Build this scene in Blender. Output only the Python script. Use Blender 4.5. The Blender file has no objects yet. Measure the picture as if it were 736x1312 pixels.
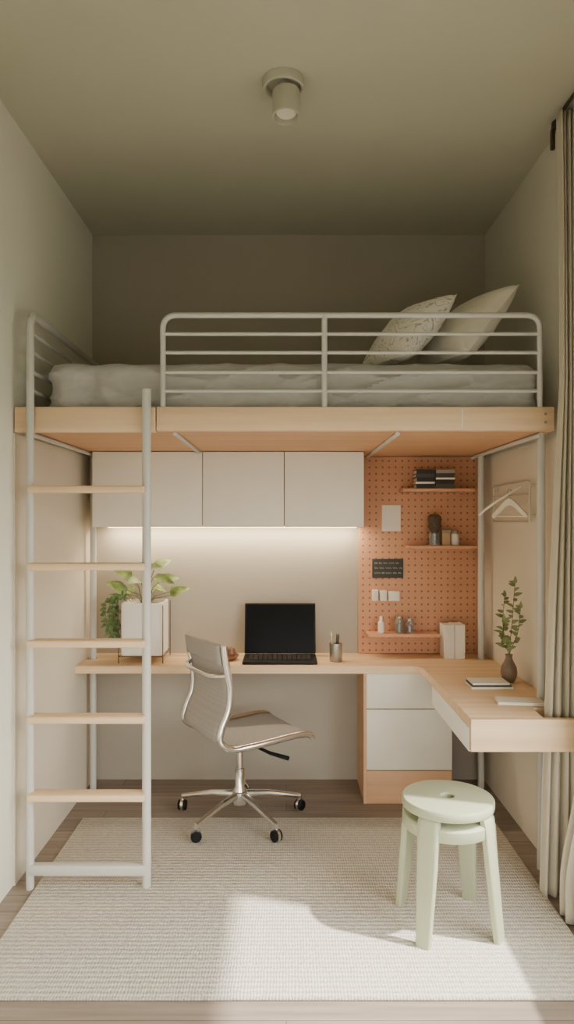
import bpy, bmesh, math, random
from mathutils import Vector, Matrix, noise
random.seed(7)
R = math.radians
col = bpy.context.scene.collection
WM = {}

# ------------------------------------------------------------------ materials
def lin(c):
    return tuple(((v/255)/12.92 if v/255 <= .04045 else ((v/255+.055)/1.055)**2.4) for v in c)

def mat(name, rgb, rough=.6, metal=0., var=.06, scale=(6, 6, 6), bump=0., bscale=200., trans=0., spec=None, sheen=0.):
    m = bpy.data.materials.new(name); m.use_nodes = True
    nt = m.node_tree; b = nt.nodes['Principled BSDF']
    c = lin(rgb)
    tc = nt.nodes.new('ShaderNodeTexCoord'); mp = nt.nodes.new('ShaderNodeMapping'); mp.inputs['Scale'].default_value = scale
    nt.links.new(tc.outputs['Object'], mp.inputs['Vector'])
    n = nt.nodes.new('ShaderNodeTexNoise'); n.inputs['Scale'].default_value = 1.; n.inputs['Detail'].default_value = 4
    nt.links.new(mp.outputs['Vector'], n.inputs['Vector'])
    r = nt.nodes.new('ShaderNodeValToRGB')
    r.color_ramp.elements[0].position = .3; r.color_ramp.elements[1].position = .7
    r.color_ramp.elements[0].color = tuple(v*(1-var) for v in c)+(1,)
    r.color_ramp.elements[1].color = tuple(min(1, v*(1+var)) for v in c)+(1,)
    nt.links.new(n.outputs['Fac'], r.inputs['Fac']); nt.links.new(r.outputs['Color'], b.inputs['Base Color'])
    b.inputs['Roughness'].default_value = rough; b.inputs['Metallic'].default_value = metal
    if trans: b.inputs['Transmission Weight'].default_value = trans
    if sheen: b.inputs['Sheen Weight'].default_value = sheen
    if spec is not None: b.inputs['Specular IOR Level'].default_value = spec
    if bump:
        n2 = nt.nodes.new('ShaderNodeTexNoise'); n2.inputs['Scale'].default_value = bscale; n2.inputs['Detail'].default_value = 2
        nt.links.new(tc.outputs['Object'], n2.inputs['Vector'])
        bp = nt.nodes.new('ShaderNodeBump'); bp.inputs['Strength'].default_value = bump; bp.inputs['Distance'].default_value = .002
        nt.links.new(n2.outputs['Fac'], bp.inputs['Height']); nt.links.new(bp.outputs['Normal'], b.inputs['Normal'])
    return m

def wood(name, rgb, axis='x', rough=.5, var=.1):
    s = {'x': (1.2, 28, 28), 'y': (28, 1.2, 28), 'z': (28, 28, 1.2)}[axis]
    return mat(name, rgb, rough, 0, var, s)

def emis(name, rgb, strength):
    m = bpy.data.materials.new(name); m.use_nodes = True
    b = m.node_tree.nodes['Principled BSDF']
    b.inputs['Base Color'].default_value = lin(rgb)+(1,)
    b.inputs['Emission Color'].default_value = lin(rgb)+(1,); b.inputs['Emission Strength'].default_value = strength
    return m

def math_node(nt, op, a=None, b=None):
    n = nt.nodes.new('ShaderNodeMath'); n.operation = op
    for i, v in enumerate((a, b)):
        if v is None: continue
        if isinstance(v, (int, float)): n.inputs[i].default_value = v
        else: nt.links.new(v, n.inputs[i])
    return n.outputs[0]

def pegboard_mat(rgb, hole, pitch, rad):
    m = mat('pegboard_terracotta', rgb, .7, 0, .05, (8, 8, 8))
    nt = m.node_tree; b = nt.nodes['Principled BSDF']
    base = b.inputs['Base Color'].links[0].from_socket
    tc = nt.nodes.new('ShaderNodeTexCoord'); sp = nt.nodes.new('ShaderNodeSeparateXYZ'); nt.links.new(tc.outputs['Object'], sp.inputs[0])
    def cell(o):
        f = math_node(nt, 'FRACT', math_node(nt, 'MULTIPLY', o, 1/pitch))
        return math_node(nt, 'SUBTRACT', f, .5)
    u, v = cell(sp.outputs['X']), cell(sp.outputs['Z'])
    d = math_node(nt, 'SQRT', math_node(nt, 'ADD', math_node(nt, 'MULTIPLY', u, u), math_node(nt, 'MULTIPLY', v, v)))
    f = math_node(nt, 'LESS_THAN', d, rad/pitch)
    mx = nt.nodes.new('ShaderNodeMix'); mx.data_type = 'RGBA'
    nt.links.new(f, mx.inputs['Factor']); nt.links.new(base, mx.inputs[6]); mx.inputs[7].default_value = lin(hole)+(1,)
    nt.links.new(mx.outputs[2], b.inputs['Base Color'])
    return m

def floor_mat():
    m = bpy.data.materials.new('floor_planks'); m.use_nodes = True
    nt = m.node_tree; b = nt.nodes['Principled BSDF']
    tc = nt.nodes.new('ShaderNodeTexCoord')
    br = nt.nodes.new('ShaderNodeTexBrick'); br.inputs['Scale'].default_value = 1
    br.inputs['Brick Width'].default_value = 1.9; br.inputs['Row Height'].default_value = .12
    br.inputs['Mortar Size'].default_value = .0016; br.inputs['Bias'].default_value = 0
    br.inputs['Color1'].default_value = lin((150, 136, 123))+(1,); br.inputs['Color2'].default_value = lin((136, 122, 110))+(1,)
    br.inputs['Mortar'].default_value = lin((94, 84, 75))+(1,)
    nt.links.new(tc.outputs['Object'], br.inputs['Vector'])
    mp = nt.nodes.new('ShaderNodeMapping'); mp.inputs['Scale'].default_value = (2, 45, 2)
    nt.links.new(tc.outputs['Object'], mp.inputs['Vector'])
    n = nt.nodes.new('ShaderNodeTexNoise'); n.inputs['Scale'].default_value = 1; n.inputs['Detail'].default_value = 7
    nt.links.new(mp.outputs['Vector'], n.inputs['Vector'])
    mx = nt.nodes.new('ShaderNodeMix'); mx.data_type = 'RGBA'; mx.blend_type = 'OVERLAY'; mx.inputs['Factor'].default_value = .5
    nt.links.new(br.outputs['Color'], mx.inputs[6]); nt.links.new(n.outputs['Fac'], mx.inputs[7])
    nt.links.new(mx.outputs[2], b.inputs['Base Color']); b.inputs['Roughness'].default_value = .55
    return m

def rug_mat():
    m = mat('rug_weave', (214, 208, 197), .95, 0, .14, (50, 120, 10))
    nt = m.node_tree; b = nt.nodes['Principled BSDF']
    base = b.inputs['Base Color'].links[0].from_socket
    tc = nt.nodes.new('ShaderNodeTexCoord')
    w = nt.nodes.new('ShaderNodeTexWave'); w.bands_direction = 'Y'; w.inputs['Scale'].default_value = 12.5
    w.inputs['Distortion'].default_value = 1.6; w.inputs['Detail'].default_value = 3; w.inputs['Detail Scale'].default_value = 4
    nt.links.new(tc.outputs['Object'], w.inputs['Vector'])
    w2 = nt.nodes.new('ShaderNodeTexWave'); w2.bands_direction = 'X'; w2.inputs['Scale'].default_value = 30.
    w2.inputs['Distortion'].default_value = 4; w2.inputs['Detail'].default_value = 2; nt.links.new(tc.outputs['Object'], w2.inputs['Vector'])
    hs = math_node(nt, 'ADD', w.outputs['Fac'], math_node(nt, 'MULTIPLY', w2.outputs['Fac'], .5))
    rp = nt.nodes.new('ShaderNodeValToRGB'); rp.color_ramp.elements[0].color = (.70, .68, .65, 1); rp.color_ramp.elements[1].color = (1, 1, 1, 1)
    rp.color_ramp.elements[0].position = .1; rp.color_ramp.elements[1].position = .95
    nt.links.new(hs, rp.inputs['Fac'])
    mx = nt.nodes.new('ShaderNodeMix'); mx.data_type = 'RGBA'; mx.blend_type = 'MULTIPLY'; mx.inputs['Factor'].default_value = 1
    nt.links.new(base, mx.inputs[6]); nt.links.new(rp.outputs['Color'], mx.inputs[7]); nt.links.new(mx.outputs[2], b.inputs['Base Color'])
    bp = nt.nodes.new('ShaderNodeBump'); bp.inputs['Strength'].default_value = .55; bp.inputs['Distance'].default_value = .006
    nt.links.new(hs, bp.inputs['Height']); nt.links.new(bp.outputs['Normal'], b.inputs['Normal'])
    return m

def sling_mat():
    m = mat('grey_ribbed_fabric', (172, 168, 162), .9, 0, .03, (90, 90, 90), spec=.15)
    nt = m.node_tree; b = nt.nodes['Principled BSDF']
    base = b.inputs['Base Color'].links[0].from_socket
    tc = nt.nodes.new('ShaderNodeTexCoord'); sp = nt.nodes.new('ShaderNodeSeparateXYZ'); nt.links.new(tc.outputs['Object'], sp.inputs[0])
    u = math_node(nt, 'SUBTRACT', sp.outputs['X'], sp.outputs['Z'])
    s = math_node(nt, 'ADD', math_node(nt, 'MULTIPLY', math_node(nt, 'SINE', math_node(nt, 'MULTIPLY', u, 2*math.pi/.017)), .5), .5)
    rp = nt.nodes.new('ShaderNodeValToRGB'); rp.color_ramp.elements[0].color = (.94, .94, .94, 1); rp.color_ramp.elements[1].color = (1, 1, 1, 1)
    rp.color_ramp.elements[1].position = .6
    nt.links.new(s, rp.inputs['Fac'])
    mx = nt.nodes.new('ShaderNodeMix'); mx.data_type = 'RGBA'; mx.blend_type = 'MULTIPLY'; mx.inputs['Factor'].default_value = 1
    nt.links.new(base, mx.inputs[6]); nt.links.new(rp.outputs['Color'], mx.inputs[7]); nt.links.new(mx.outputs[2], b.inputs['Base Color'])
    return m

def print_fabric():
    m = mat('printed_linen', (240, 236, 225), .9, 0, .03, (8, 8, 8))
    nt = m.node_tree; b = nt.nodes['Principled BSDF']
    base = b.inputs['Base Color'].links[0].from_socket
    tc = nt.nodes.new('ShaderNodeTexCoord')
    v = nt.nodes.new('ShaderNodeTexNoise'); v.inputs['Scale'].default_value = 9; v.inputs['Detail'].default_value = 1; v.inputs['Distortion'].default_value = 1.4
    nt.links.new(tc.outputs['Object'], v.inputs['Vector'])
    f = math_node(nt, 'FRACT', math_node(nt, 'MULTIPLY', v.outputs['Fac'], 7.))
    g = math_node(nt, 'LESS_THAN', math_node(nt, 'ABSOLUTE', math_node(nt, 'SUBTRACT', f, .5)), .08)
    v2 = nt.nodes.new('ShaderNodeTexNoise'); v2.inputs['Scale'].default_value = 12; nt.links.new(tc.outputs['Object'], v2.inputs['Vector'])
    g2 = math_node(nt, 'MULTIPLY', g, math_node(nt, 'GREATER_THAN', v2.outputs['Fac'], .42))
    mx = nt.nodes.new('ShaderNodeMix'); mx.data_type = 'RGBA'
    nt.links.new(math_node(nt, 'MULTIPLY', g2, .58), mx.inputs['Factor']); nt.links.new(base, mx.inputs[6]); mx.inputs[7].default_value = lin((136, 131, 112))+(1,)
    nt.links.new(mx.outputs[2], b.inputs['Base Color'])
    return m

M = dict(
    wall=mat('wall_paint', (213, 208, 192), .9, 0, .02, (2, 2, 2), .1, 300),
    leftwall_daylit=mat('left_wall_daylit_paint', (237, 234, 219), .9, 0, .02, (2, 2, 2), .1, 300),  # wall paint lightened to stand for daylight on the left wall
    backwall_shaded=mat('back_wall_shaded_paint', (170, 162, 148), .9, 0, .02, (2, 2, 2), .1, 300),  # wall paint darkened to stand for shade on the upper back wall
    panel=mat('beige_panel', (218, 208, 189), .8, 0, .02, (2, 2, 2)),
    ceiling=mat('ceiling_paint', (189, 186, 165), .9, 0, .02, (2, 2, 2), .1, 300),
    floor=floor_mat(), rug=rug_mat(),
    wood_x=wood('birch_along', (229, 197, 158), 'x'), wood_y=wood('birch_across', (227, 191, 151), 'y'), wood_z=wood('birch_upright', (210, 166, 127), 'z'),
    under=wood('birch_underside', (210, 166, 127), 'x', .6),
    tube=mat('painted_tube', (200, 198, 190), .45, 0, .02),
    white=mat('white_laminate', (237, 231, 217), .5, 0, .02),
    white2=mat('bright_white_laminate', (246, 243, 236), .5, 0, .01),
    cream=mat('white_ceramic', (234, 230, 219), .55, 0, .02),
    peg=pegboard_mat((204, 151, 117), (148, 98, 72), .0385, .0060),
    pegwood=wood('peg_shelf_wood', (208, 154, 119), 'x'),
    duvet=mat('duvet_linen', (176, 174, 168), .95, 0, .05, (20, 60, 60), .3, 500, sheen=.2),
    mattress=mat('mattress_ticking', (205, 200, 188), .95, 0, .03),
    pillow=mat('plain_linen', (236, 230, 216), .95, 0, .04, (20, 20, 20), .25, 400),
    printed=print_fabric(),
    curtain=mat('curtain_linen', (198, 189, 169), .95, 0, .06, (60, 60, 4), .2, 500),
    black=mat('black_plastic', (20, 20, 20), .5, 0, .1, spec=.25),
    screen=mat('black_glass', (7, 7, 8), .35, 0, .02, spec=.12),
    chrome=mat('chrome', (240, 239, 238), .14, 1., .02),
    steel=mat('steel', (170, 167, 159), .35, .8, .03),
    palesteel=mat('pale_steel', (196, 192, 182), .4, .3, .03),
    mesh=sling_mat(),
    stool=mat('sage_lacquer', (172, 177, 147), .42, 0, .02),
    leaf=mat('leaf_green', (130, 150, 84), .5, 0, .45, (26, 26, 26)),
    leaf2=mat('leaf_variegated', (94, 116, 68), .5, 0, .5, (45, 45, 45)),
    leaf3=mat('leaf_grey', (136, 148, 100), .5, 0, .25, (12, 12, 12)),
    stem=mat('stem_brown', (104, 106, 64), .7, 0, .2),
    soil=mat('soil', (60, 46, 36), .95, 0, .3, (60, 60, 60)),
    wire=mat('dark_wire', (84, 74, 60), .4, .5, .05),
    brown=mat('glossy_brown', (130, 92, 68), .3, 0, .2),
    brown2=mat('pale_brown', (176, 146, 116), .4, 0, .2),
    dark=mat('charcoal_board', (66, 66, 62), .7, 0, .1),
    paper=mat('paper', (232, 226, 212), .8, 0, .02),
    chalk=mat('chalk', (180, 178, 168), .9, 0, .05),
    blackcover=mat('black_cover', (40, 38, 35), .6, 0, .1),
    darkcover=mat('dark_grey_cover', (66, 62, 57), .6, 0, .1),
    greycover=mat('grey_cover', (150, 142, 130), .7, 0, .1),
    glass=mat('clear_glass', (235, 240, 235), .05, 0, .01, trans=.9),
    bristle=mat('bristle', (88, 74, 62), .9, 0, .3, (200, 200, 30)),
    vase=mat('brown_stoneware', (118, 100, 82), .5, 0, .15, (30, 30, 30)),
    pencil=mat('pencil_wood', (190, 160, 120), .6, 0, .1),
    hanger=mat('beige_wood', (230, 222, 205), .55, 0, .05),
    rod=mat('dark_bronze', (80, 71, 60), .5, .4, .05),
    led=emis('led_diffuser', (255, 224, 178), 9.),
    lampgrey=mat('lamp_sage', (182, 179, 161), .5, 0, .02),
    lens=mat('lamp_lens', (222, 216, 198), .3, 0, .02),
    frame=mat('window_frame', (235, 232, 222), .5, 0, .02),
)

# ------------------------------------------------------------------ mesh helpers
def box(bm, x0, x1, y0, y1, z0, z1, bev=0., seg=2):
    vs = [bm.verts.new((x, y, z)) for z in (z0, z1) for x, y in ((x0, y0), (x1, y0), (x1, y1), (x0, y1))]
    fs = [(3, 2, 1, 0), (4, 5, 6, 7), (0, 1, 5, 4), (1, 2, 6, 5), (2, 3, 7, 6), (3, 0, 4, 7)]
    faces = [bm.faces.new([vs[i] for i in f]) for f in fs]
    if bev:
        es = list({e for f in faces for e in f.edges})
        bmesh.ops.bevel(bm, geom=es, offset=bev, segments=seg, profile=.5, affect='EDGES')
    return bm

def prism(bm, poly, z0, z1, bev=0., seg=2):
    a = [bm.verts.new((x, y, z0)) for x, y in poly]; b = [bm.verts.new((x, y, z1)) for x, y in poly]
    n = len(poly)
    faces = [bm.faces.new(a[::-1]), bm.faces.new(b)]
    for i in range(n): faces.append(bm.faces.new((a[i], a[(i+1) % n], b[(i+1) % n], b[i])))
    if bev:
        es = list({e for f in faces[:2] for e in f.edges})
        bmesh.ops.bevel(bm, geom=es, offset=bev, segments=seg, profile=.5, affect='EDGES')
    return bm

def tube(bm, pts, r, n=12, radii=None, caps=True):
    pts = [Vector(p) for p in pts]
    T = []
    for i in range(len(pts)):
        a = pts[max(i-1, 0)]; b = pts[min(i+1, len(pts)-1)]
        T.append((b-a).normalized())
    ref = Vector((0, 0, 1)) if abs(T[0].z) < .9 else Vector((0, 1, 0))
    u = T[0].cross(ref).normalized(); rings = []
    for i, p in enumerate(pts):
        if i:
            q = T[i-1].rotation_difference(T[i]); u = q @ u
            u = (u - T[i]*u.dot(T[i])).normalized()
        v = T[i].cross(u)
        rr = radii[i] if radii else r
        rings.append([bm.verts.new(p + (u*math.cos(2*math.pi*k/n) + v*math.sin(2*math.pi*k/n))*rr) for k in range(n)])
    for i in range(len(rings)-1):
        for k in range(n):
            bm.faces.new((rings[i][k], rings[i][(k+1) % n], rings[i+1][(k+1) % n], rings[i+1][k]))
    if caps:
        bm.faces.new(rings[0][::-1]); bm.faces.new(rings[-1])
    return bm

def fillet(pts, rad, n=6):
    pts = [Vector(p) for p in pts]; out = [pts[0]]
    for i in range(1, len(pts)-1):
        p = pts[i]; a = (pts[i-1]-p); b = (pts[i+1]-p)
        r = min(rad, a.length*.49, b.length*.49)
        s = p + a.normalized()*r; e = p + b.normalized()*r
        for k in range(n+1):
            t = k/n; out.append(s*(1-t)**2 + p*2*t*(1-t) + e*t*t)
    out.append(pts[-1]); return out

def catmull(pts, n=8):
    pts = [Vector(p) for p in pts]; out = []
    for i in range(len(pts)-1):
        p0 = pts[max(i-1, 0)]; p1 = pts[i]; p2 = pts[i+1]; p3 = pts[min(i+2, len(pts)-1)]
        for k in range(n):
            t = k/n
            out.append(.5*((2*p1) + (p2-p0)*t + (2*p0-5*p1+4*p2-p3)*t*t + (3*p1-p0-3*p2+p3)*t**3))
    out.append(pts[-1]); return out

def lathe(bm, prof, c=(0, 0, 0), n=32, rot=None, sq=None):
    c = Vector(c); rings = []
    for r, z in prof:
        if r < 1e-6:
            p = Vector((0, 0, z)); p = rot @ p if rot else p
            rings.append([bm.verts.new(c+p)])
        else:
            ring = []
            for k in range(n):
                a = 2*math.pi*k/n; ca, sa = math.cos(a), math.sin(a)
                if sq: f = 1/((abs(ca)**sq + abs(sa)**sq)**(1/sq))
                else: f = 1
                p = Vector((r*f*ca, r*f*sa, z)); p = rot @ p if rot else p
                ring.append(bm.verts.new(c+p))
            rings.append(ring)
    for a, b in zip(rings, rings[1:]):
        for k in range(n):
            if len(a) == 1 and len(b) == 1: continue
            if len(a) == 1: bm.faces.new((a[0], b[(k+1) % n], b[k]))
            elif len(b) == 1: bm.faces.new((a[k], a[(k+1) % n], b[0]))
            else: bm.faces.new((a[k], a[(k+1) % n], b[(k+1) % n], b[k]))
    return bm

def sheet(bm, rows):
    g = [[bm.verts.new(p) for p in row] for row in rows]
    for i in range(len(g)-1):
        for j in range(len(g[0])-1):
            bm.faces.new((g[i][j], g[i][j+1], g[i+1][j+1], g[i+1][j]))
    return bm

def leaf(bm, base, d, L, W, curl=.3, up=(0, 0, 1)):
    base = Vector(base); d = Vector(d).normalized(); up = Vector(up)
    s = d.cross(up)
    if s.length < .05: s = Vector((1, 0, 0))
    s.normalize(); nrm = s.cross(d).normalized()
    rows = []
    for i in range(9):
        t = i/8
        w = W*.5*(math.sin(math.pi*min(1, t**.7))**.75)*(1-.15*t) + .0006
        c = base + d*(L*t) - nrm*(curl*L*t*t)
        rows.append([c - s*w + nrm*w*.22, c, c + s*w + nrm*w*.22])
    sheet(bm, rows)

def rounded_grid(bm, x0, x1, y0, y1, z0, z1, r, step, disp=None, bottom=False):
    c = Vector(((x0+x1)/2, (y0+y1)/2, (z0+z1)/2)); h = Vector(((x1-x0)/2, (y1-y0)/2, (z1-z0)/2))
    V = {}
    def vert(p):
        k = tuple(round(v, 5) for v in p)
        if k not in V:
            inner = Vector([max(-h[i]+r, min(h[i]-r, p[i])) for i in range(3)])
            n = (p-inner); n = n.normalized() if n.length > 1e-7 else Vector((0, 0, 1))
            q = inner + n*r
            if disp: q = q + n*disp(q+c)
            V[k] = bm.verts.new(q+c)
        return V[k]
    N = [max(4, int(2*h[i]/step)) for i in range(3)]
    def grid(ax, sgn):
        a, b = [i for i in range(3) if i != ax]
        for i in range(N[a]):
            for j in range(N[b]):
                quad = []
                for di, dj in ((0, 0), (1, 0), (1, 1), (0, 1)):
                    p = Vector((0, 0, 0)); p[ax] = sgn*h[ax]
                    p[a] = -h[a]+2*h[a]*(i+di)/N[a]; p[b] = -h[b]+2*h[b]*(j+dj)/N[b]
                    quad.append(vert(p))
                if (sgn < 0) != (ax == 1): quad.reverse()
                bm.faces.new(quad)
    for ax in range(3):
        for s in (-1, 1):
            if ax == 2 and s < 0 and not bottom: continue
            grid(ax, s)
    return bm

# ------------------------------------------------------------------ object helpers
def props(o, label=None, cat=None, group=None, kind=None):
    if label: o['label'] = label
    if cat: o['category'] = cat
    if group: o['group'] = group
    if kind: o['kind'] = kind
    return o

def thing(name, label, cat, loc, rz=0, group=None):
    o = bpy.data.objects.new(name, None); o.empty_display_size = .1
    col.objects.link(o); o.location = loc; o.rotation_euler = (0, 0, rz)
    WM[o.name] = Matrix.Translation(Vector(loc)) @ Matrix.Rotation(rz, 4, 'Z')
    return props(o, label, cat, group)

def obj(name, bm, m, parent=None, local=False, origin=None, label=None, smooth=35):
    bmesh.ops.recalc_face_normals(bm, faces=bm.faces[:])
    if parent is None:
        if origin is None:
            xs = [v.co for v in bm.verts]
            mn = [min(c[i] for c in xs) for i in range(3)]; mx = [max(c[i] for c in xs) for i in range(3)]
            origin = ((mn[0]+mx[0])/2, (mn[1]+mx[1])/2, mn[2])
        W = Matrix.Translation(Vector(origin))
    else:
        W = WM[parent.name]
    if not local: bm.transform(W.inverted())
    me = bpy.data.meshes.new(name); bm.to_mesh(me); bm.free()
    for p in me.polygons: p.use_smooth = True
    me.set_sharp_from_angle(angle=R(smooth))
    me.materials.append(m if not isinstance(m, str) else M[m])
    o = bpy.data.objects.new(name, me); col.objects.link(o)
    if parent is None: o.location = W.translation
    else: o.parent = parent
    WM[o.name] = W
    if label: o['label'] = label
    return o

B = bmesh.new
def bx(*a, **k): return box(B(), *a, **k)
def tb(*a, **k): return tube(B(), *a, **k)
def solo(name, bm, m, label, cat, group=None):
    return props(obj(name, bm, m), label, cat, group)
def struct(name, bm, m):
    return props(obj(name, bm, m, origin=(0, 0, 0)), kind='structure')

# ------------------------------------------------------------------ room
XL, XR, YB, H, Y0 = -1.15, 1.18, 4.167, 3.23, -.9
struct('floor', bx(XL-.12, XR+.12, Y0-.12, YB+.12, -.1, 0), 'floor')
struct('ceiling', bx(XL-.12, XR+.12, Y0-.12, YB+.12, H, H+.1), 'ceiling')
struct('wall_left', bx(XL-.12, XL, Y0, YB, 0, H), 'leftwall_daylit')
struct('wall_back', bx(XL-.12, XR+.12, YB, YB+.12, 0, H), 'backwall_shaded')
WY0, WY1, WZ0, WZ1 = .2, 2.48, .50, 2.00
b = B()
box(b, XR, XR+.12, WY1, YB, 0, H); box(b, XR, XR+.12, Y0, WY0, 0, H)
box(b, XR, XR+.12, WY0, WY1, 0, WZ0); box(b, XR, XR+.12, WY0, WY1, WZ1, H)
struct('wall_right', b, 'wall')
# thin panels lining the side walls under the bed
struct('trim_1', bx(XL, XL+.008, 2.955, YB-.0005, .0005, 1.904), 'panel')
struct('trim_2', bx(XR-.008, XR, 2.955, YB-.0005, .0005, 1.904), 'panel')
b = B()
for (a0, a1, c0, c1) in ((WY0, WY0+.04, WZ0, WZ1), (WY1-.02, WY1, WZ0, WZ1), (WY0+.04, WY1-.02, WZ0, WZ0+.04), (WY0+.04, WY1-.02, WZ1-.04, WZ1), (1.18, 1.22, WZ0+.04, WZ1-.04)):
    box(b, XR+.01, XR+.05, a0, a1, c0, c1)
struct('window_1', b, 'frame')
# unseen wall behind the camera, added with its opening to shape the light
FX0, FX1, FZ0, FZ1 = -1.05, 1.08, .1, 1.34
b = B()
box(b, XL-.12, FX0, Y0-.12, Y0, 0, H); box(b, FX1, XR+.12, Y0-.12, Y0, 0, H)
box(b, FX0, FX1, Y0-.12, Y0, 0, FZ0); box(b, FX0, FX1, Y0-.12, Y0, FZ1, H)
struct('wall_front', b, 'wall')
b = B()
for (a0, a1, c0, c1) in ((FX0, FX0+.05, FZ0, FZ1), (FX1-.05, FX1, FZ0, FZ1), (FX0+.05, FX1-.05, FZ0, FZ0+.05), (FX0+.05, FX1-.05, FZ1-.05, FZ1), (-.02, .03, FZ0+.05, FZ1-.05)):
    box(b, a0, a1, Y0-.09, Y0-.03, c0, c1)
struct('added_opening_frame', b, 'frame')

# ------------------------------------------------------------------ rug
solo('rug', bx(-1.045, 1.06, 2.245, 3.61, .0005, .012, bev=.005), 'rug', 'large pale ribbed woven rug on the plank floor', 'rug')

# ------------------------------------------------------------------ loft bed
bed = thing('loft_bed', 'loft bed with birch rails, pale grey tubes and built-in ladder', 'bed', (0, 3.55, 0))
BY = 2.95
obj('front_board', bx(-1.143, -.55, BY, BY+.035, 1.908, 2.015, bev=.004), 'wood_x', bed)
obj('front_board', bx(-.546, 1.128, BY, BY+.035, 1.915, 2.015, bev=.004), 'wood_x', bed)
obj('joint_cover', bx(.737, .742, BY-.003, BY-.0005, 1.925, 2.005), 'white', bed, label='thin white seam strip on the front board')
for z in (1.95, 1.985):
    obj('bolt', lathe(B(), [(0, -.004), (.006, -.004), (.006, .0), (0, .0)], (1.09, BY-.001, z), 12, Matrix.Rotation(R(90), 3, 'X')), 'steel', bed)
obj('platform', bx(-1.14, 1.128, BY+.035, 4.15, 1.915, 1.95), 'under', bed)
obj('end_board', bx(-1.143, -1.12, BY+.036, 4.15, 1.951, 2.015, bev=.003), 'wood_y', bed)
obj('end_board', bx(1.105, 1.128, BY+.036, 4.15, 1.951, 2.015, bev=.003), 'wood_y', bed)
for x, y in ((-1.1, 4.0), (1.11, 4.0), (1.126, 3.1)):
    obj('post', tb([(x, y, 0), (x, y, 1.914)], .018, 16), 'tube', bed)
for x, ye in ((-.475, 3.82), (.475, 4.14)):
    obj('crossbar', bx(x-.009, x+.009, 2.99, ye, 1.900, 1.914, bev=.003), 'tube', bed)
obj('side_bar', tb([(-1.083, 2.99, 1.903), (-1.083, 4.1, 1.903)], .010), 'tube', bed)
obj('side_bar', tb([(1.086, 2.99, 1.903), (1.086, 4.1, 1.903)], .010), 'tube', bed)
# guard rail
GY = 2.967; RZ = [2.325, 2.246, 2.163, 2.084]
gr = obj('guard_rail', tb(fillet([(-.521, GY, 2.012), (-.521, GY, 2.404), (1.0715, GY, 2.404), (1.0715, GY, 2.012)], .06, 8), .0118, 14), 'tube', bed)
for z in RZ: obj('rail', tb([(-.521, GY, z), (1.0715, GY, z)], .0075, 10), 'tube', gr)
obj('upright', tb([(.1615, GY, 2.012), (.1615, GY, 2.404)], .0118, 14), 'tube', gr)
# ladder
LY, lx, rx = 2.931, -1.069, -.583
ld = obj('ladder', tb([(rx, LY, .0125), (rx, LY, 2.085)], .0185, 16), 'tube', bed)
obj('ladder_post', tb(fillet([(lx, LY, 0), (lx, LY, 2.404), (lx, 4.08, 2.404), (lx, 4.08, 1.95)], .07, 8), .0165, 16), 'tube', bed)
er = obj('end_rail', tb([(lx, LY, RZ[0]), (lx, 4.08, RZ[0])], .009, 10), 'tube', bed)
for z in RZ[1:]: obj('rail', tb([(lx, LY, z), (lx, 4.08, z)], .009, 10), 'tube', er)
for z in (1.679, 1.359, 1.04, .727, .405):
    obj('rung', bx(lx, rx, LY-.045, LY+.03, z-.028, z+.002, bev=.008, seg=3), 'wood_x', ld)
obj('rung', bx(lx, rx, LY-.02, LY+.02, .062, .105, bev=.006), 'tube', ld, label='grey metal bottom rung')

# bedding
solo('mattress', rounded_grid(B(), -.975, 1.03, 3.06, 4.055, 1.952, 2.15, .04, .12, bottom=True), 'mattress', 'mattress under the grey cover on the loft bed', 'mattress')
def wr(p):
    k = 1 if p.z < 2.16 else max(.3, 1-(p.z-2.16)/.05*.7)
    a = noise.noise(Vector((p.x*1.8, p.y*3, p.z*5)))*.012
    c = (1-abs(noise.noise(Vector((p.x*1.6+5+p.z*3, p.y*2, p.z*9-p.x*2.8)))))**6*.019
    d = (1-abs(noise.noise(Vector((p.x*2.6-9-p.z*6, p.y*2, p.z*7+p.x*2.4)))))**8*.015
    lw = math.exp(-((p.x+.92)/.26)**2)
    g = lw*.018*math.sin(p.x*33+p.z*12+1.3*math.sin(p.z*13))
    return max(-.028, min(.016, (a+c+d+g)*k-.008))
solo('duvet', rounded_grid(B(), -1.036, 1.08, 3.008, 4.105, 1.958, 2.220, .048, .010, disp=wr), 'duvet', 'rumpled grey linen bed cover on the loft bed', 'bedspread')

def pillow(name, near_top, s, lean, yaw, T, m, label):
    u = Vector((-math.sin(yaw), math.cos(yaw), 0)); h = Vector((math.cos(yaw), math.sin(yaw), 0))
    v = h*math.cos(lean) + Vector((0, 0, 1))*math.sin(lean); n = u.cross(v); n = -n if n.z < 0 else n
    o = Vector(near_top) - v*s
    N = 26; bm = B(); V = {}
    def P(i, j, sd):
        a, c = 2*i/N-1, 2*j/N-1
        edge = i in (0, N) or j in (0, N)
        k = (i, j, 0 if edge else sd)
        if k not in V:
            t = T*.5*((1-a*a)**.45)*((1-c*c)**.45)
            A = a*(1-.07*(1-c*c)); C = c*(1-.07*(1-a*a))
            p = o + u*(s*(A+1)/2) + v*(s*(C+1)/2)
            w = (noise.noise(p*7)*.010 + (1-abs(noise.noise(p*9)))**5*.006)*(1-a*a)*(1-c*c)
            V[k] = bm.verts.new(p + n*(0 if edge else sd*(t+w)))
        return V[k]
    for sd in (-1, 1):
        for i in range(N):
            for j in range(N):
                q = [P(i, j, sd), P(i+1, j, sd), P(i+1, j+1, sd), P(i, j+1, sd)]
                bm.faces.new(q if sd > 0 else q[::-1])
    return solo(name, bm, m, label, 'pillow')
pillow('pillow', (1.055, 3.17, 2.605), .445, R(50), R(22), .18, 'pillow', 'plain cream pillow leaning in the right corner of the bed')
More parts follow.
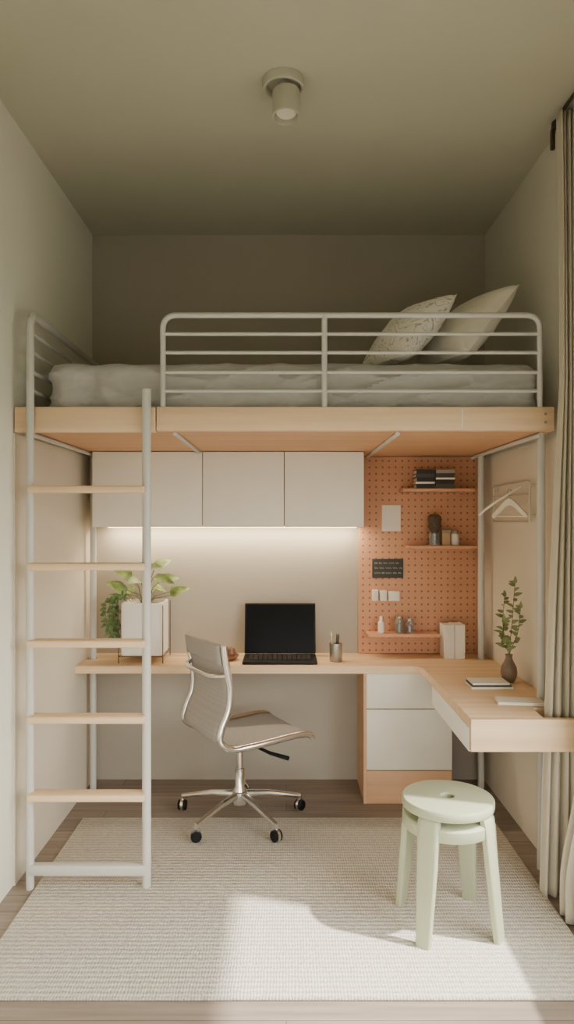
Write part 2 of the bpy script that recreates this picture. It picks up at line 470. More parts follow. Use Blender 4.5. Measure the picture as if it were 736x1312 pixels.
pillow('pillow', (.765, 3.14, 2.55), .402, R(48), R(25), .17, 'printed', 'cream pillow with a fine leafy print, leaning on plain pillow')

# ------------------------------------------------------------------ wall cabinets + light
CX = [-1.06, -.457, -.0106, .4255]
labs = ['white wall cabinet, widest and nearest the ladder', 'white wall cabinet between the other two cabinets', 'white wall cabinet beside the orange pegboard']
for i in range(3):
    x0, x1 = CX[i], CX[i+1]
    t = thing('wall_cabinet', labs[i], 'cabinet', ((x0+x1)/2, 4.0, 1.5), 0, 'handleless white wall cabinets')
    obj('body', bx(x0+.001, x1-.001, 3.852, YB-.001, 1.503, 1.911), 'white', t)
    obj('door', bx(x0+.002, x1-.002, 3.83, 3.85, 1.5, 1.911, bev=.002), 'white', t)
solo('light_strip', bx(-1.04, .41, 4.10, 4.115, 1.494, 1.5025), 'led', 'slim glowing warm strip under the white wall cabinets', 'light')

# ------------------------------------------------------------------ desk
desk = thing('corner_desk', 'L-shaped birch corner desk below the loft bed', 'desk', (0, 3.98, .6))
DF, RX, RF = 3.79, .732, 2.78
RF2 = RF+.0305
DL, DR = XL+.009, XR-.009
NX = 1.030                      # a notch in the right edge lets the curtain hang down behind the front panel
inner = [(RX-.05, DF), (RX-.022, DF-.006), (RX-.006, DF-.022), (RX, DF-.05)]
poly = [(DL, YB-.001), (DL, 4.03), (-1.076, 4.03), (-1.076, 3.97), (DL, 3.97), (DL, DF)] + inner + \
       [(RX, RF2), (NX, RF2), (NX, 2.952), (DR, 2.952), (DR, 3.074), (1.102, 3.074), (1.102, 3.126), (DR, 3.126), (DR, 3.974), (1.086, 3.974), (1.086, 4.026), (DR, 4.026), (DR, YB-.001)]
obj('desktop', prism(B(), poly, .71, .75, bev=.002), 'wood_x', desk)
obj('end_panel', bx(RX, 1.156, RF, RF+.03, .620, .75, bev=.004), 'wood_x', desk)
obj('drawer_case', bx(RX+.022, NX-.005, RF+.031, 3.6, .628, .7095), 'wood_y', desk)
obj('drawer', bx(RX-.001, RX+.021, RF+.034, 3.52, .612, .707, bev=.002), 'white2', desk, label='white drawer front')

ped = thing('drawer_pedestal', 'white two-drawer pedestal with wooden case under the desk', 'drawers', (.66, 3.98, 0))
obj('carcass', bx(.42, .9, 3.832, 4.15, .005, .708), 'wood_z', ped)
obj('drawer', bx(.437, .9, 3.81, 3.831, .516, .705, bev=.002), 'white', ped)
obj('drawer', bx(.437, .9, 3.81, 3.831, .182, .511, bev=.002), 'white', ped)
obj('plinth', bx(.437, .9, 3.81, 3.831, .0, .178, bev=.002), 'under', ped)
obj('side_panel', bx(.42, .4365, 3.81, 3.8315, .0, .708), 'wood_z', ped)

# ------------------------------------------------------------------ pegboard and shelves
solo('pegboard', bx(.427, 1.135, 4.145, 4.166, .752, 1.912, bev=.002), 'peg', 'terracotta pegboard full of small holes above the desk', 'pegboard')
def shelf(x0, x1, z, label):
    t = thing('peg_shelf', label, 'shelf', ((x0+x1)/2, 4.08, z-.018), 0, 'narrow shelves on the pegboard')
    obj('board', bx(x0, x1, 4.015, 4.1445, z-.018, z, bev=.003), 'pegwood', t)
    for x in (x0+.05, x1-.05): obj('bracket', bx(x-.005, x+.005, 4.03, 4.1445, z-.028, z-.0185), 'pegwood', t)
S1, S2, S3 = 1.72, 1.392, .885
shelf(.668, 1.08, S1, 'top pegboard shelf carrying two stacks of books')
shelf(.70, 1.095, S2, 'middle pegboard shelf carrying a brush in a cup')
shelf(.47, .88, S3, 'lowest pegboard shelf carrying bottle and glass jars')

def book(name, x0, x1, y0, y1, z0, z1, cover, label, group=None, upright=False):
    t = thing(name, label, 'book', ((x0+x1)/2, (y0+y1)/2, z0), 0, group)
    b = B(); c = .0025
    if upright:
        box(b, x0, x0+c, y0, y1, z0, z1); box(b, x1-c, x1, y0, y1, z0, z1); box(b, x0+c, x1-c, y0, y0+c, z0, z1)
        obj('cover', b, cover, t); obj('pages', bx(x0+c, x1-c, y0+c, y1-.004, z0+.003, z1-.003), 'paper', t)
    else:
        box(b, x0, x1, y0, y1, z0, z0+c); box(b, x0, x1, y0, y1, z1-c, z1); box(b, x0, x1, y0, y0+c, z0+c, z1-c)
        obj('cover', b, cover, t); obj('pages', bx(x0+.003, x1-.003, y0+c, y1-.004, z0+c, z1-c), 'paper', t)
    return t
ords = ['lowest', 'second from bottom', 'third from bottom', 'fourth from bottom', 'topmost']
CV = (('blackcover', 'paper', 'blackcover', 'darkcover', 'blackcover'), ('darkcover', 'blackcover', 'paper', 'darkcover', 'greycover'))
NMS = dict(blackcover='black', darkcover='dark grey', paper='white', greycover='pale grey')
HT = (.026, .011, .025, .020, .024)
for s, (x0, x1) in enumerate(((.748, .855), (.860, .968))):
    z = S1+.0005
    for k in range(5):
        h = HT[k] if s == 0 else HT[(k+4) % 5]; j = random.uniform(-.004, .003)
        c = CV[s][k]
        book('book', x0+j, x1+j, 4.025, 4.14, z, z+h, c, '%s book, %s of the %s stack on the top peg shelf' % (NMS[c], ords[k], ('left', 'right')[s]), 'books stacked on the top peg shelf')
        z += h+.0004

# card, sign, holders
solo('note_card', bx(.565, .675, 4.141, 4.1444, 1.473, 1.626), 'paper', 'blank white card pinned on the pegboard', 'card')
sg = thing('chalk_sign', 'small dark sign with pale scribbled writing on the pegboard', 'sign', (.6, 4.14, 1.2))
obj('board', bx(.507, .69, 4.135, 4.1444, 1.197, 1.31, bev=.002), 'dark', sg)
b = B()
for row in range(3):
    z = 1.285-row*.029; x = .52
    while x < .665:
        L = random.uniform(.015, .035); pts = []
        for k in range(9): pts.append((min(.68, x+L*k/8), 4.1342, z+math.sin(k*2.1+row)*.006))
        tube(b, pts, .0010, 5); x += L+.009
obj('chalk_writing', b, 'chalk', sg)
hd = thing('peg_holder', 'row of small white pegboard holders below the dark sign', 'holder', (.6, 4.12, 1.06))
for x0, x1, z1 in ((.505, .54, 1.13), (.548, .59, 1.125), (.598, .665, 1.12)):
    b = B(); box(b, x0, x1, 4.105, 4.1444, 1.065, z1, bev=.004)
    obj('cup', b, 'paper', hd)
obj('rail', bx(.5, .67, 4.137, 4.1444, 1.062, 1.0645), 'tube', hd)

# shelf 2
z = S2
cp = thing('brush_cup', 'dark bristle brush standing in a clear cup', 'cup', (.862, 4.08, z+.0005))
obj('glass', lathe(B(), [(0, 0), (.032, 0), (.034, .07), (.031, .07), (.029, .006), (0, .006)], (.862, 4.08, z+.0005), 24), 'glass', cp)
obj('brush', lathe(B(), [(0, .008), (.018, .008), (.020, .075), (.036, .10), (.038, .165), (.026, .178), (0, .18)], (.862, 4.08, z+.0005), 20), 'bristle', cp)
t = thing('small_box', 'small tan box beside the brush cup on the middle peg shelf', 'box', (.925, 4.08, z+.0005))
obj('body', bx(.902, .948, 4.055, 4.105, z+.0005, z+.075, bev=.003), 'pencil', t); obj('lid', bx(.900, .95, 4.053, 4.107, z+.0755, z+.09, bev=.003), 'greycover', t)
t = thing('small_jar', 'small pale lidded jar at the end of middle peg shelf', 'jar', (.98, 4.08, z+.0005))
obj('body', lathe(B(), [(0, 0), (.022, 0), (.024, .01), (.024, .06), (.018, .068), (0, .068)], (.98, 4.08, z+.0005), 20), 'paper', t)
obj('lid', lathe(B(), [(0, .0685), (.02, .0685), (.02, .085), (0, .085)], (.98, 4.08, z+.0005), 20), 'greycover', t)
# shelf 3
z = S3+.0005
t = thing('bottle', 'small white bottle with a narrow cap on the lowest peg shelf', 'bottle', (.55, 4.07, z))
obj('body', lathe(B(), [(0, 0), (.016, 0), (.018, .006), (.018, .06), (.009, .07), (0, .07)], (.55, 4.07, z), 20), 'paper', t)
obj('cap', lathe(B(), [(0, .0705), (.009, .0705), (.009, .095), (0, .095)], (.55, 4.07, z), 16), 'white', t)
for x, lab, m, hh in ((.655, 'glass jar with dark contents beside the white bottle', 'bristle', .085), (.715, 'shorter glass jar with brown contents at the lowest shelf end', 'brown', .07)):
    t = thing('glass_jar', lab, 'jar', (x, 4.07, z), 0, 'glass jars on the lowest peg shelf')
    obj('glass', lathe(B(), [(0, 0), (.024, 0), (.026, .006), (.026, hh-.01), (.02, hh), (.018, hh), (.023, hh-.012), (.023, .007), (0, .006)], (x, 4.07, z), 24), 'glass', t)
    obj('contents', lathe(B(), [(0, .008), (.0205, .008), (.0205, hh*.6), (0, hh*.65)], (x, 4.07, z), 20), m, t)
    obj('lid', lathe(B(), [(0, hh+.0005), (.02, hh+.0005), (.02, hh+.012), (0, hh+.012)], (x, 4.07, z), 20), 'steel', t)

# ------------------------------------------------------------------ on the desk
DZ = .7505
lp = thing('laptop', 'open black laptop on the desk below the cabinets', 'laptop', (-.035, 3.94, DZ))
lx0, lx1 = -.24, .17
obj('base', bx(lx0, lx1, 3.825, 4.055, DZ, DZ+.017, bev=.004), 'black', lp)
b = B()
for r_ in range(5):
    for k in range(13):
        x = lx0+.03+k*.0272; y = 3.90+r_*.026
        box(b, x, x+.022, y, y+.02, DZ+.0172, DZ+.019)
obj('keyboard', b, 'blackcover', lp)
rot = Matrix.Translation((-.035, 4.05, DZ+.018)) @ Matrix.Rotation(R(-9), 4, 'X')
b = bx(-.205, .205, -.006, .006, .0, .288, bev=.004); b.transform(rot); lidp = obj('screen_lid', b, 'black', lp)
b = bx(-.196, .196, -.0075, -.0062, .012, .279); b.transform(rot); obj('display', b, 'screen', lidp)
# pencil pot
px_, py_ = .278, 3.93
t = thing('pencil_pot', 'slim metal pot of pencils beside the laptop', 'pencil pot', (px_, py_, DZ))
obj('pot', lathe(B(), [(0, 0), (.034, 0), (.036, .004), (.036, .10), (.033, .10), (.033, .006), (0, .006)], (px_, py_, DZ), 28), 'steel', t)
for k in range(5):
    a = k*1.3; p0 = (px_+math.cos(a)*.012, py_+math.sin(a)*.012, DZ+.01); p1 = (px_+math.cos(a)*.03, py_+math.sin(a)*.03, DZ+random.uniform(.14, .17))
    obj('pencil', tube(B(), [p0, tuple(p0[i]*.08+p1[i]*.92 for i in range(3)), p1], .004, 8, radii=[.004, .004, .0008]), ('pencil', 'dark', 'white')[k % 3], t)
# shallow dish of small brown things
px_, py_ = -.335, 3.97
t = thing('trinket_dish', 'shallow brown dish of small rounded objects beside the laptop', 'dish', (px_, py_, DZ))
obj('dish', lathe(B(), [(0, 0), (.036, 0), (.062, .014), (.070, .026), (.067, .026), (.058, .017), (.03, .007), (0, .007)], (px_, py_, DZ), 32), 'brown', t)
for dx, dy, s_, mm in ((-.030, .005, 1.0, 'brown2'), (.022, -.012, 1.15, 'brown'), (.012, .034, .9, 'brown2')):
    obj('trinket', lathe(B(), [(0, .010), (.017*s_, .016), (.026*s_, .034*s_), (.019*s_, .056*s_), (0, .064*s_)], (px_+dx, py_+dy, DZ), 16), mm, t)
# planter
px_, py_ = -.80, 3.98
pl = thing('potted_plant', 'leafy green plant in a square white planter on wire stand', 'plant', (px_, py_, DZ))
pot_z0, pot_z1 = .79, 1.08
obj('planter', lathe(B(), [(0, pot_z0), (.111, pot_z0), (.115, pot_z0+.004), (.115, pot_z1-.003), (.112, pot_z1), (.106, pot_z1), (.104, pot_z1-.02), (0, pot_z1-.02)], (px_, py_, 0), 56, sq=12), 'cream', pl)
obj('soil', lathe(B(), [(0, pot_z1-.0195), (.103, pot_z1-.0195), (0, pot_z1-.012)], (px_, py_, 0), 24), 'soil', pl)
b = B(); q = .1215
for sx in (-1, 1):
    for sy in (-1, 1): tube(b, [(px_+sx*q, py_+sy*q, DZ), (px_+sx*q, py_+sy*q, pot_z1-.01)], .0028, 8)
for zz in (pot_z0-.003,):
    for sgn in (-1, 1):
        tube(b, [(px_-q, py_+sgn*q, zz), (px_+q, py_+sgn*q, zz)], .0024, 8); tube(b, [(px_+sgn*q, py_-q, zz), (px_+sgn*q, py_+q, zz)], .0024, 8)
obj('wire_stand', b, 'wire', pl)
ls, st = B(), B()
top = Vector((px_, py_, pot_z1-.012))
for k in range(14):
    a = k*2.4+.3
    rise = (.06, .13, .19, .08, .15, .045)[k % 6]; reach = (.12, .07, .04, .10, .06, .13)[k % 6]
    ca, sa = math.cos(a), math.sin(a)*.55
    s0 = top+Vector((ca*.02, sa*.02, 0)); e = s0+Vector((ca*reach, sa*reach, rise))
    tube(st, [s0, s0+Vector((ca*reach*.3, sa*reach*.3, rise*.65)), e], .0025, 6)
    dl = Vector((ca*1.0, sa*.8, .35+.4*math.sin(k*1.7)))
    leaf(ls, e, dl, random.uniform(.095, .125), random.uniform(.060, .076), .35, up=(0, -.75, .65))
obj('leaves', ls, 'leaf', pl)
ls = B()
for k in range(9):
    a0 = Vector((px_-.085+random.uniform(-.015, .04), py_-.09+random.uniform(-.02, .11), pot_z1+.004))
    out = Vector((random.uniform(-.115, -.04), random.uniform(-.05, -.03), 0))
    if a0.y > py_-.05: out = Vector((-.085, random.uniform(-.03, .03), 0))
    drop = random.uniform(.12, .26)
    e1 = Vector((min(a0.x+out.x, px_-.10), a0.y+out.y, a0.z+.015))
    if e1.x > px_-.14 and e1.y > py_-.135: e1.x = px_-.15
    pts = catmull([a0, (a0+e1)/2+Vector((0, 0, .03)), e1, e1+Vector((-.012, -.004, -drop*.5)), e1+Vector((-.004, -.004, -drop))], 5)
    tube(st, pts, .0016, 5)
    for p in pts[5::1]:
        d = Vector((random.uniform(-1, .7), random.uniform(-.6, .1), random.uniform(-.8, .3)))
        leaf(ls, p, d, random.uniform(.024, .036), random.uniform(.018, .025), .3, up=(0, -.8, .5))
obj('trailing_leaves', ls, 'leaf2', pl); obj('stems', st, 'stem', pl)

# upright books
book('book', .900, .955, 3.985, 4.12, DZ, DZ+.19, 'paper', 'upright white book below the pegboard, nearer the pedestal', 'upright white books on desk', True)
book('book', .958, 1.015, 3.985, 4.12, DZ, DZ+.192, 'white', 'upright white book below the pegboard, nearer the right wall', 'upright white books on desk', True)
# magazine stack
cols = ['paper', 'darkcover', 'white']
nb = ['pale magazine at the bottom of the small desk stack', 'dark grey magazine in the middle of the small desk stack', 'pale magazine on top of the small desk stack']
z = DZ
for k in range(3):
    h = (.010, .007, .009)[k]
    t = book('magazine', .865+k*.004, 1.06-k*.008, 3.27+k*.004, 3.40-k*.003, z, z+h, cols[k], nb[k], 'magazines stacked on the desk'); z += h+.0005
t = thing('open_notebook', 'thin white notebook lying near the desk front edge', 'notebook', (1.01, 3.035, DZ))
NM = Matrix.Translation((1.01, 3.035, DZ)) @ Matrix.Rotation(R(-8), 4, 'Z')
b = bx(-.1, .1, -.055, .055, 0, .008, bev=.002); b.transform(NM); obj('cover', b, 'white', t)
b = bx(-.096, .096, -.051, .051, .0082, .0115); b.transform(NM); obj('pages', b, 'paper', t)
# vase with sprig
vx, vy = 1.085, 3.42
t = thing('sprig_vase', 'small round brown vase holding a tall leafy sprig on desk', 'vase', (vx, vy, DZ))
obj('vase', lathe(B(), [(0, 0), (.022, 0), (.034, .018), (.040, .045), (.036, .075), (.020, .105), (.015, .12), (.018, .135), (.015, .135), (.012, .12), (.016, .105), (.030, .07), (.033, .045), (.026, .018), (0, .008)], (vx, vy, DZ), 28), 'vase', t)
st, ls = B(), B()
for (ax, ay, hh) in ((.03, 0, .48), (-.012, .03, .41), (.05, -.02, .36), (-.03, -.02, .30)):
    pts = catmull([(vx, vy, DZ+.02), (vx+ax*.08, vy+ay*.08, DZ+.14), (vx+ax*.9-.01, vy+ay*.9, DZ+hh*.65), (vx+ax, vy+ay, DZ+hh)], 7)
    tube(st, pts, .0016, 6)
    for i, p in enumerate(pts[9:]):
        s = 1 if i % 2 else -1
        a = i*1.1+s*1.4+ax*40
        leaf(ls, p, (math.cos(a)*.9*s, math.sin(a)*.6, .45), random.uniform(.03, .045), random.uniform(.017, .024), .3, up=(0, -.7, .6))
    leaf(ls, pts[-1], (ax, -.2, 1), .035, .018, .2, up=(0, -1, .2))
obj('stems', st, 'stem', t); obj('leaves', ls, 'leaf3', t)

# ------------------------------------------------------------------ right wall: rack and hanger
rk = thing('wall_rack', 'slim metal frame on the right wall with a projecting white arm', 'rack', (1.16, 3.6, 1.52))
obj('frame', tb(fillet([(1.145, 3.30, 1.53), (1.145, 3.30, 1.725), (1.145, 3.87, 1.725), (1.145, 3.87, 1.53), (1.145, 3.31, 1.53)], .02), .0045, 10), 'palesteel', rk)
for y in (3.30, 3.87):
    for zz in (1.70, 1.56): obj('mount', tb([(1.145, y, zz), (1.1718, y, zz)], .006, 10), 'palesteel', rk)
obj('rail', tb([(1.145, 3.30, 1.665), (1.145, 3.87, 1.665)], .004, 10), 'palesteel', rk)
obj('arm', tb(catmull([(1.145, 3.42, 1.70), (1.10, 3.41, 1.678), (1.04, 3.40, 1.642), (.97, 3.395, 1.595), (.93, 3.39, 1.562)], 6), .006, 12), 'white', rk, label='white projecting arm')
hg = thing('coat_hanger', 'flat pale coat hanger hanging from the arm on the right wall', 'hanger', (1.08, 3.405, 1.54))
hc = Vector((1.083, 3.400, 0)); hdir = Vector((-.42, .908, 0)); hn = Vector((.908, .42, 0))
def HP(s, z, o=0.): return hc + hdir*(s*.80) + Vector((0, 0, 1.642+(z-1.642)*.86)) + hn*o
half = [(0, 1.642), (.022, 1.638), (.05, 1.622), (.10, 1.586), (.142, 1.556), (.150, 1.545), (.146, 1.535), (.136, 1.536), (.10, 1.556), (.05, 1.590), (.022, 1.603), (0, 1.606)]
outl = half + [(-s, z) for s, z in half[-2:0:-1]]
b = B(); fa = [b.verts.new(HP(s, z, -.006)) for s, z in outl]; fb = [b.verts.new(HP(s, z, .006)) for s, z in outl]; n_ = len(outl)
def quadstrip(F):
    up_ = list(range(0, 6)); lo_ = [11, 10, 9, 8, 7, 6]
    for side in (0, 1):
        idx = (lambda i: i) if side == 0 else (lambda i: (n_-i) % n_)
        for k in range(5):
            b.faces.new([F[idx(up_[k])], F[idx(up_[k+1])], F[idx(lo_[k+1])], F[idx(lo_[k])]])
quadstrip(fa); quadstrip(fb)
for i in range(n_):
    b.faces.new((fa[i], fa[(i+1) % n_], fb[(i+1) % n_], fb[i]))
obj('shoulders', b, 'hanger', hg)
obj('bar', tb([HP(-.138, 1.544), HP(.138, 1.544)], .004, 8), 'hanger', hg)
def HQ(s, z): return hc + hdir*s + Vector((0, 0, z))
obj('hook', tb(catmull([HQ(0, 1.640), HQ(.001, 1.655), HQ(.014, 1.670), HQ(.010, 1.684), HQ(0, 1.687), HQ(-.012, 1.680)], 6), .0025, 8), 'steel', hg)

# ------------------------------------------------------------------ office chair
ch = thing('office_chair', 'low-back office chair with grey fabric sling and chrome frame', 'chair', (-.238, 3.60, 0), R(30))
prof = catmull([(-.194, 0, .945), (-.189, 0, .90), (-.174, 0, .81), (-.160, 0, .72), (-.169, 0, .64), (-.203, 0, .56), (-.211, 0, .495), (-.15, 0, .451), (-.05, 0, .449), (.08, 0, .457), (.2, 0, .465), (.262, 0, .462), (.292, 0, .448), (.300, 0, .432)], 7)
W2 = .208
def sling_rows(pr, dx=0.):
    rows = []
    for p in pr:
        row = []
        for j in range(11):
            sag = .004*(1-((j-5)/5)**2)
            row.append((p.x-(sag if p.z > .5 else 0)+dx, -W2+2*W2*j/10, p.z-(sag if p.z < .5 else 0)))
        rows.append(row)
    return rows
o = obj('sling', sheet(B(), sling_rows(prof)), 'mesh', ch, local=True); md = o.modifiers.new('thickness', 'SOLIDIFY'); md.thickness = .016; md.offset = 0
band = [p for p in prof if p.z > .84]
o = obj('top_band', sheet(B(), sling_rows(band, -.018)), 'mesh', ch, local=True, label='padded fabric band over the top of the backrest'); md = o.modifiers.new('thickness', 'SOLIDIFY'); md.thickness = .012; md.offset = 0
for s in (-1, 1):
    obj('side_frame', tb([(p.x, s*(W2+.017), p.z) for p in prof], .0165, 14), 'chrome', ch, local=True)
obj('back_spreader', tb(catmull([(-.178, -W2-.008, .80), (-.216, -W2+.03, .795), (-.228, -W2+.08, .79), (-.231, 0, .79), (-.228, W2-.08, .79), (-.216, W2-.03, .795), (-.178, W2+.008, .80)], 6), .012, 12), 'chrome', ch, local=True, label='chrome handle bar across the backrest')
obj('seat_spreader', tb(catmull([(.03, -W2-.006, .45), (.03, -W2+.06, .418), (.03, 0, .405), (.03, W2-.06, .418), (.03, W2+.006, .45)], 6), .011, 10), 'chrome', ch, local=True)
obj('mechanism', bx(-.07, .09, -.05, .05, .375, .41, bev=.008), 'chrome', ch, local=True)
obj('lever', tb([(.05, -.04, .39), (.09, -.16, .375), (.15, -.24, .362)], .008, 10, radii=[.006, .009, .011]), 'black', ch, local=True)
obj('column', lathe(B(), [(0, .10), (.033, .10), (.034, .16), (.024, .175), (.024, .27), (.016, .272), (.016, .374), (0, .374)], n=24), 'chrome', ch, local=True)
obj('hub', lathe(B(), [(0, .09), (.04, .09), (.045, .11), (.04, .15), (.034, .155), (0, .155)], n=24), 'chrome', ch, local=True)
for k in range(5):
    a = R(-54+72*k-30); ca, sa = math.cos(a), math.sin(a); Rr = .325
    obj('leg', tube(B(), [(ca*.03, sa*.03, .135), (ca*.15, sa*.15, .125), (ca*Rr, sa*Rr, .088)], .014, 10, radii=[.02, .016, .012]), 'chrome', ch, local=True)
    cs = obj('caster', tb([(ca*Rr, sa*Rr, .095), (ca*Rr, sa*Rr, .055)], .008, 10), 'chrome', ch, local=True)
    b = B(); mr = Matrix.Rotation(a+.6*k, 3, 'Z') @ Matrix.Rotation(R(90), 3, 'X')
    for off in (-.013, .013):
        lathe(b, [(0, off-.009), (.022, off-.009), (.0268, off-.005), (.0268, off+.005), (.022, off+.009), (0, off+.009)], (ca*Rr, sa*Rr, .0395), 20, mr)
    obj('wheel', b, 'black', cs, local=True)
    obj('hood', lathe(B(), [(0, -.007), (.0295, -.007), (.0295, .007), (0, .007)], (ca*Rr, sa*Rr, .0425), 20, mr), 'chrome', cs, local=True)

# ------------------------------------------------------------------ stool
sc = (.615, 2.673)
stl = thing('stool', 'round sage green stool with double seat and four splayed legs', 'stool', (sc[0], sc[1], .0125))
obj('seat', lathe(B(), [(.024, .489), (.028, .492), (.160, .492), (.169, .489), (.173, .483), (.173, .463), (.170, .456), (.162, .453), (.028, .453), (.024, .456), (.024, .489)], (sc[0], sc[1], 0), 64), 'stool', stl)
obj('seat_hole', lathe(B(), [(0, .472), (.0235, .472), (.0235, .4535), (0, .4535)], (sc[0], sc[1], 0), 32), 'black', stl, label='dark hole in the middle of the seat')
obj('lower_seat', lathe(B(), [(0, .430), (.156, .430), (.165, .427), (.170, .420), (.170, .386), (.166, .379), (.157, .376), (0, .376)], (sc[0], sc[1], 0), 56), 'stool', stl, label='second round seat just below the top one')
obj('core', lathe(B(), [(0, .4525), (.10, .4525), (.10, .4305), (0, .4305)], (sc[0], sc[1], 0), 32), 'stool', stl)
for k in range(4):
    a = R(-128+90*k); rad = Vector((math.cos(a), math.sin(a), 0)); tan = Vector((-math.sin(a), math.cos(a), 0))
    bm = B(); rings = []
    for (rr, z, w, th) in ((.150, .4525, .040, .013), (.155, .441, .0425, .0155), (.160, .41, .042, .0155), (.172, .28, .038, .0150), (.189, .12, .032, .0140), (.201, .0125, .028, .0135)):
        c = Vector((sc[0], sc[1], z)) + rad*rr; ring = []
        for i in range(24):
            t = 2*math.pi*i/24; ct, s_ = math.cos(t), math.sin(t); f = 1/((abs(ct)**5+abs(s_)**5)**.2)
            ring.append(bm.verts.new(c + tan*(w*f*ct) + rad*(th*f*s_)))
        rings.append(ring)
    for r0, r1 in zip(rings, rings[1:]):
        for i in range(24): bm.faces.new((r0[i], r0[(i+1) % 24], r1[(i+1) % 24], r1[i]))
    bm.faces.new(rings[0]); bm.faces.new(rings[-1][::-1])
    obj('leg', bm, 'stool', stl)

# ------------------------------------------------------------------ ceiling lamp
cl = thing('ceiling_spotlight', 'sage grey cylinder spotlight on a round ceiling base', 'ceiling light', (-.01, 2.70, H))
obj('base', lathe(B(), [(0, -.001), (.080, -.001), (.080, -.028), (.077, -.034), (.070, -.035), (.064, -.030), (.062, -.014), (0, -.014)], (-.01, 2.70, H), 56), 'lampgrey', cl)
rt = Matrix.Rotation(R(-6), 3, 'X')
obj('stem', lathe(B(), [(0, -.0145), (.024, -.0145), (.024, -.05), (0, -.05)], (-.01, 2.70, H), 24), 'lampgrey', cl)
hd = obj('lamp_head', lathe(B(), [(0, -.048), (.05, -.048), (.053, -.052), (.053, -.150), (.051, -.152), (.047, -.152), (.044, -.128), (0, -.128)], (0.0, 2.70, H), 48, rt), 'lampgrey', cl)
obj('lens', lathe(B(), [(0, -.129), (.042, -.129), (.036, -.137), (0, -.139)], (0.0, 2.70, H), 32, rt), 'lens', hd)

# ------------------------------------------------------------------ curtain and rod
def lerp(tab, z):
    for (z0, v0), (z1, v1) in zip(tab, tab[1:]):
        if z <= z1: return v0+(v1-v0)*max(0, (z-z0))/(z1-z0)
    return tab[-1][1]
def sm(a, b, x):
    t = max(0, min(1, (x-a)/(b-a))); return t*t*(3-2*t)
XMIN = [(0, 1.042), (.5, 1.054), (.85, 1.066), (1.3, 1.084), (1.85, 1.112), (2.1, 1.124), (2.6, 1.122), (3.2, 1.112)]
b = B(); rows = []
NZ, NY = 90, 320
for i in range(NZ+1):
    z = .006+(3.205-.006)*i/NZ; row = []
    xm = lerp(XMIN, z); low = 1-sm(.12, .58, z); high = sm(.80, 1.3, z)
    for j in range(NY+1):
        t = j/NY
        if t < .36:                                   # part hugging the wall in front of the desk
            s = t/.36; y = 2.515+.255*s
            ed = min(1, (1-s)*6)*min(1, .25+s*1.6)
            ph = 2*math.pi*(s+.03*noise.noise(Vector((t*6, z*.3, 3.1))))*4.5
            x = 1.1685 - ed*((.022+.050*low+.006*high) - (.019+.014*low+.003*high)*math.sin(ph))
        elif t < .42:                                 # slips past the end of the desk front panel
            s = (t-.36)/.06; y = 2.77+.055*s; x = 1.1685
        else:                                         # gathered end, pleated across towards the room, falling through the notch
            s = (t-.42)/.58
            sw = s + .08*noise.noise(Vector((s*3.2, z*.45, 1.7))) + .02*noise.noise(Vector((s*8, z*1.1, 5.)))
            ph = 2*math.pi*sw*3.2
            fade = min(1, s*10)
            depth = .021*(1+.6*noise.noise(Vector((s*5, z*.5, 9.))))
            y = 2.825 + fade*.045 + fade*depth*math.sin(ph)
            x = 1.1685 - (1.1685-xm)*(s + .025*math.cos(ph)*fade*min(1, (1-s)*6))
        row.append((min(x, 1.1705), max(2.515, min(y, 2.936)) if t < .42 else max(2.8175, min(y, 2.936)), z))
    rows.append(row)
cu = solo('curtain', sheet(b, rows), 'curtain', 'long grey-beige linen curtain hanging at the right wall', 'curtain')
md = cu.modifiers.new('thickness', 'SOLIDIFY'); md.thickness = .002; md.offset = 0
cr = thing('curtain_rod', 'dark curtain rod on brackets above the beige curtain', 'curtain rod', (1.115, 2.3, 3.2))
obj('rod', tb([(1.135, 1.0, 3.217), (1.135, 2.96, 3.217)], .007, 12), 'rod', cr)
obj('finial', lathe(B(), [(0, 0), (.009, 0), (.011, .008), (.011, .018), (.008, .025), (0, .028)], (1.135, 2.96, 3.217), 16, Matrix.Rotation(R(-90), 3, 'X')), 'rod', cr)
obj('bracket', bx(1.116, 1.1795, 2.945, 2.960, 3.180, 3.208, bev=.003), 'rod', cr)
obj('hook_plate', bx(1.112, 1.130, 2.945, 2.962, 3.095, 3.179, bev=.004), 'rod', cr)

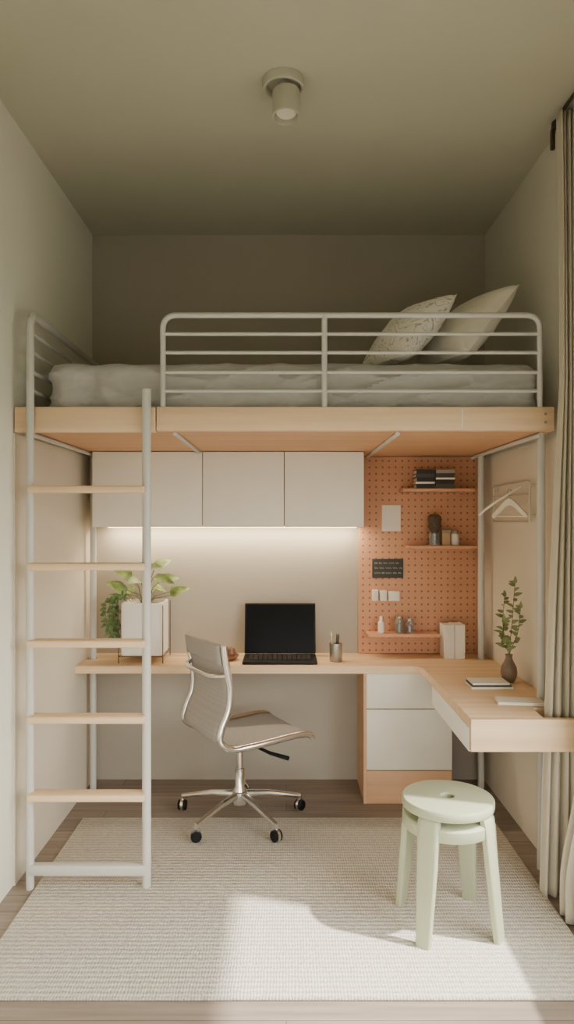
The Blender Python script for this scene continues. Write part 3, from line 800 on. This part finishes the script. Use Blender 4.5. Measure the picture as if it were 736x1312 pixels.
# ------------------------------------------------------------------ light
sc_ = bpy.context.scene
w = bpy.data.worlds.new('World'); sc_.world = w; w.use_nodes = True
nt = w.node_tree; bg = nt.nodes['Background']; bg.inputs['Strength'].default_value = 10.2
tc = nt.nodes.new('ShaderNodeTexCoord'); sp = nt.nodes.new('ShaderNodeSeparateXYZ'); nt.links.new(tc.outputs['Generated'], sp.inputs[0])
rp = nt.nodes.new('ShaderNodeValToRGB'); nt.links.new(math_node(nt, 'ADD', math_node(nt, 'MULTIPLY', sp.outputs['Z'], .5), .5), rp.inputs['Fac'])
rp.color_ramp.elements[0].position = .44; rp.color_ramp.elements[0].color = (.16, .162, .135, 1)   # ground outside
rp.color_ramp.elements[1].position = .54; rp.color_ramp.elements[1].color = (1.0, .978, .922, 1)    # bright hazy sky
nt.links.new(rp.outputs['Color'], bg.inputs['Color'])
def light(name, kind, loc, d, **k):
    l = bpy.data.lights.new(name, kind)
    for a, v in k.items(): setattr(l, a, v)
    o = bpy.data.objects.new(name, l); col.objects.link(o); o.location = loc
    o.rotation_euler = Vector(d).to_track_quat('-Z', 'Y').to_euler(); return o
e = R(52)
light('sun', 'SUN', (4, 0, 4), (-.962*math.cos(e), .273*math.cos(e), -math.sin(e)), energy=11.5, angle=R(2.0), color=(1, .935, .83))
for nm, loc, d, sx, sy in (('opening_portal', (XR+.13, (WY0+WY1)/2, (WZ0+WZ1)/2), (-1, 0, 0), WY1-WY0, WZ1-WZ0), ('opening_portal', ((FX0+FX1)/2, Y0-.13, (FZ0+FZ1)/2), (0, 1, 0), FX1-FX0, FZ1-FZ0)):
    o = light(nm, 'AREA', loc, d, shape='RECTANGLE', size=max(sx, sy)+.1, size_y=max(sx, sy)+.1); o.data.cycles.is_portal = True
light('strip_glow', 'AREA', (-.315, 4.09, 1.492), (0, .25, -1), shape='RECTANGLE', size=1.44, size_y=.012, energy=9, color=(1, .82, .58))

# ------------------------------------------------------------------ camera
cd = bpy.data.cameras.new('camera'); cam = bpy.data.objects.new('camera', cd); col.objects.link(cam)
cam.location = (0, 0, 1.54); cam.rotation_euler = (R(90), 0, 0)
cd.sensor_fit = 'VERTICAL'; cd.sensor_height = 36; cd.lens = 900/1312*36
cd.shift_y = 10/1312; cd.shift_x = 1/1312; cd.clip_start = .01
sc_.camera = cam
